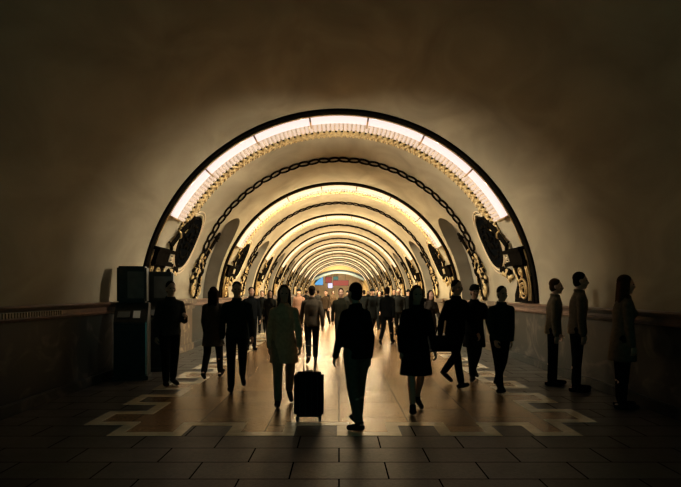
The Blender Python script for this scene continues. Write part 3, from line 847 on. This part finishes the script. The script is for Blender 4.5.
person('man_stand', 251, 350, 'person in black jacket standing by the left wall beyond the grey brown coat', BLK, BLK, .4, 1.76)
person('woman_coat', 270, 340, 'person in dark coat by the left wall farther along', CHAR, BLK, .2, 1.70)
person('man_coat', 299, 332, 'person in pinkish brown coat left of the grey brown jacket', (.17, .095, .065), CHAR, .0, 1.78, hatc=BLK)
WB = (.13, .105, .07)
person('man_stand', 553, 385, 'person in brown jacket standing by the right ledge nearest the scroll console', WB, BLK, 1.2, 1.84, 'brown')
person('man_stand', 577, 391, 'tall person in brown jacket at the right wall, between two others', (.11, .085, .058), BLK, 1.3, 1.93)
person('woman_stand', 622, 408, 'person with long hair in brown coat at the right wall nearest the entrance', (.10, .08, .055), BLK, 1.4, 1.84, 'brown')
for q in [(364, 328, 'man_stand', 'person in black jacket at the left edge of the dark group', AW), (379, 330, 'woman_coat', 'person in black coat with long hair inside the dark group', .2), (394, 327, 'man_walk2', 'person in black jacket at the right edge of the dark group', 0.),
          (382, 324, 'man_coat', 'person in black hat farther back in the dark group', AW), (408, 331, 'man_coat', 'person in black coat and hat by the right wall beyond the dark group', .3),
          (421, 340, 'man_stand', 'person in black jacket standing just left of the brown black coat', -.2), (262, 333, 'man_walk2', 'person in black jacket far along the left wall', .1), (283, 327, 'man_stand', 'person in black jacket by the left wall, smaller than the others there', 0.)]:
    person(q[2], q[0], q[1], q[3], BLK, BLK, q[4], random.uniform(1.68, 1.82))
far = [(326, 326, 'man_walk', 'person in brown jacket walking far off at the middle', BRN), (348, 322, 'man_coat', 'person in dark hat and coat far off behind the olive jacket', CHAR),
       (333, 316, 'woman_coat', 'small far person in tan coat below the lit red boards', TAN), (360, 319, 'man_walk2', 'small far person in black jacket right of the red boards', BLK),
       (378, 321, 'man_walk', 'small far person in navy jacket behind the dark group', NAVY), (318, 317, 'man_stand', 'small far person in grey jacket below the cyan display', GRY),
       (350, 313, 'man_stand', 'tiny far person in olive jacket near the end opening', OLV), (368, 314, 'woman_coat', 'tiny far person in black coat near the right end of the hall', BLK),
       (306, 318, 'man_walk', 'small far person in charcoal jacket near the left wall', CHAR), (327, 311, 'man_walk2', 'tiny far person in dark jacket before the end opening', CHAR)]
for px, fy, fg, lb, c in far: person(fg, px, fy, lb, c, BLK, random.choice((0, AW))+random.uniform(-.3, .3), random.uniform(1.68, 1.82))

# suitcase standing on the floor
x, y = at(309, 420)
t = empty('rolling_suitcase', (x, y, 0)); tag(t, 'black upright rolling suitcase standing on the warm granite floor', 'suitcase')
bm = bmesh.new(); box(bm, (-.185, -.11, .055), (.185, .11, .60), None, .035); obj('shell', bm, cloth(BLK, .5), t)
for k in (-.11, -.04, .04, .11):
    bm = bmesh.new(); tube(bm, [(k, -.112, .10), (k, -.112, .56)], .006, None, 6); obj('rib', bm, M['black_metal'], t)
bm = bmesh.new(); tube(bm, [(-.07, .07, .58), (-.07, .07, .93), (.07, .07, .93), (.07, .07, .58)], .011, None, 8); obj('handle', bm, M['black_metal'], t)
for sx in (-.14, .14):
    for sy in (-.075, .075):
        bm = bmesh.new(); tube(bm, [(sx-.014, sy, .028), (sx+.014, sy, .028)], .028, None, 14); box(bm, (sx-.02, sy-.015, .03), (sx+.02, sy+.015, .065)); obj('wheel', bm, M['black_metal'], t)
bm = bmesh.new(); tube(bm, [(-.05, -.02, .595), (-.05, -.02, .625), (.05, -.02, .625), (.05, -.02, .595)], .009, None, 8); obj('grip', bm, M['black_metal'], t)

# shoulder bag of the striding person
x, y = at(442, 386)
t = empty('shoulder_bag', (x, y-.22, .62)); tag(t, 'dark shoulder bag hanging beside the striding person at right', 'bag')
bm = bmesh.new(); box(bm, (-.19, -.07, 0), (.19, .07, .27), None, .03); obj('bag_body', bm, cloth(BLK, .6), t)
bm = bmesh.new(); box(bm, (-.17, -.082, .12), (.17, -.066, .27), None, .006); obj('flap', bm, cloth(CHAR, .6), t)
bm = bmesh.new(); tube(bm, [(-.17, 0, .25), (-.03, .05, .62), (.14, .10, .82), (.20, .16, .80)], .012, None, 6); obj('strap', bm, cloth(BLK, .6), t)

# ------------------------------------------------------------------ light and camera
w = bpy.data.worlds.new('world'); SC.world = w; w.use_nodes = True
bg = w.node_tree.nodes['Background']; bg.inputs['Color'].default_value = (.10, .42, .36, 1); bg.inputs['Strength'].default_value = .13

cam = bpy.data.cameras.new('camera'); co = bpy.data.objects.new('camera', cam); link(co)
cam.sensor_width = 36; cam.lens = 36*FPX/681
cam.shift_x = (340.5-VPX)/681; cam.shift_y = (VPY-243.5)/681
co.location = (0, 0, CAM_H); co.rotation_euler = (PI/2, 0, 0)
cam.clip_start = .05; cam.clip_end = 300
SC.camera = co
SC.view_settings.view_transform = 'Standard'; SC.view_settings.look = 'None'
SC.view_settings.gamma = 1; SC.view_settings.use_curve_mapping = False; SC.view_settings.exposure = 0.
SC.cycles.use_denoising = True
SC.cycles.max_bounces = 8; SC.cycles.diffuse_bounces = 5; SC.cycles.glossy_bounces = 4
SC.cycles.sample_clamp_indirect = 6
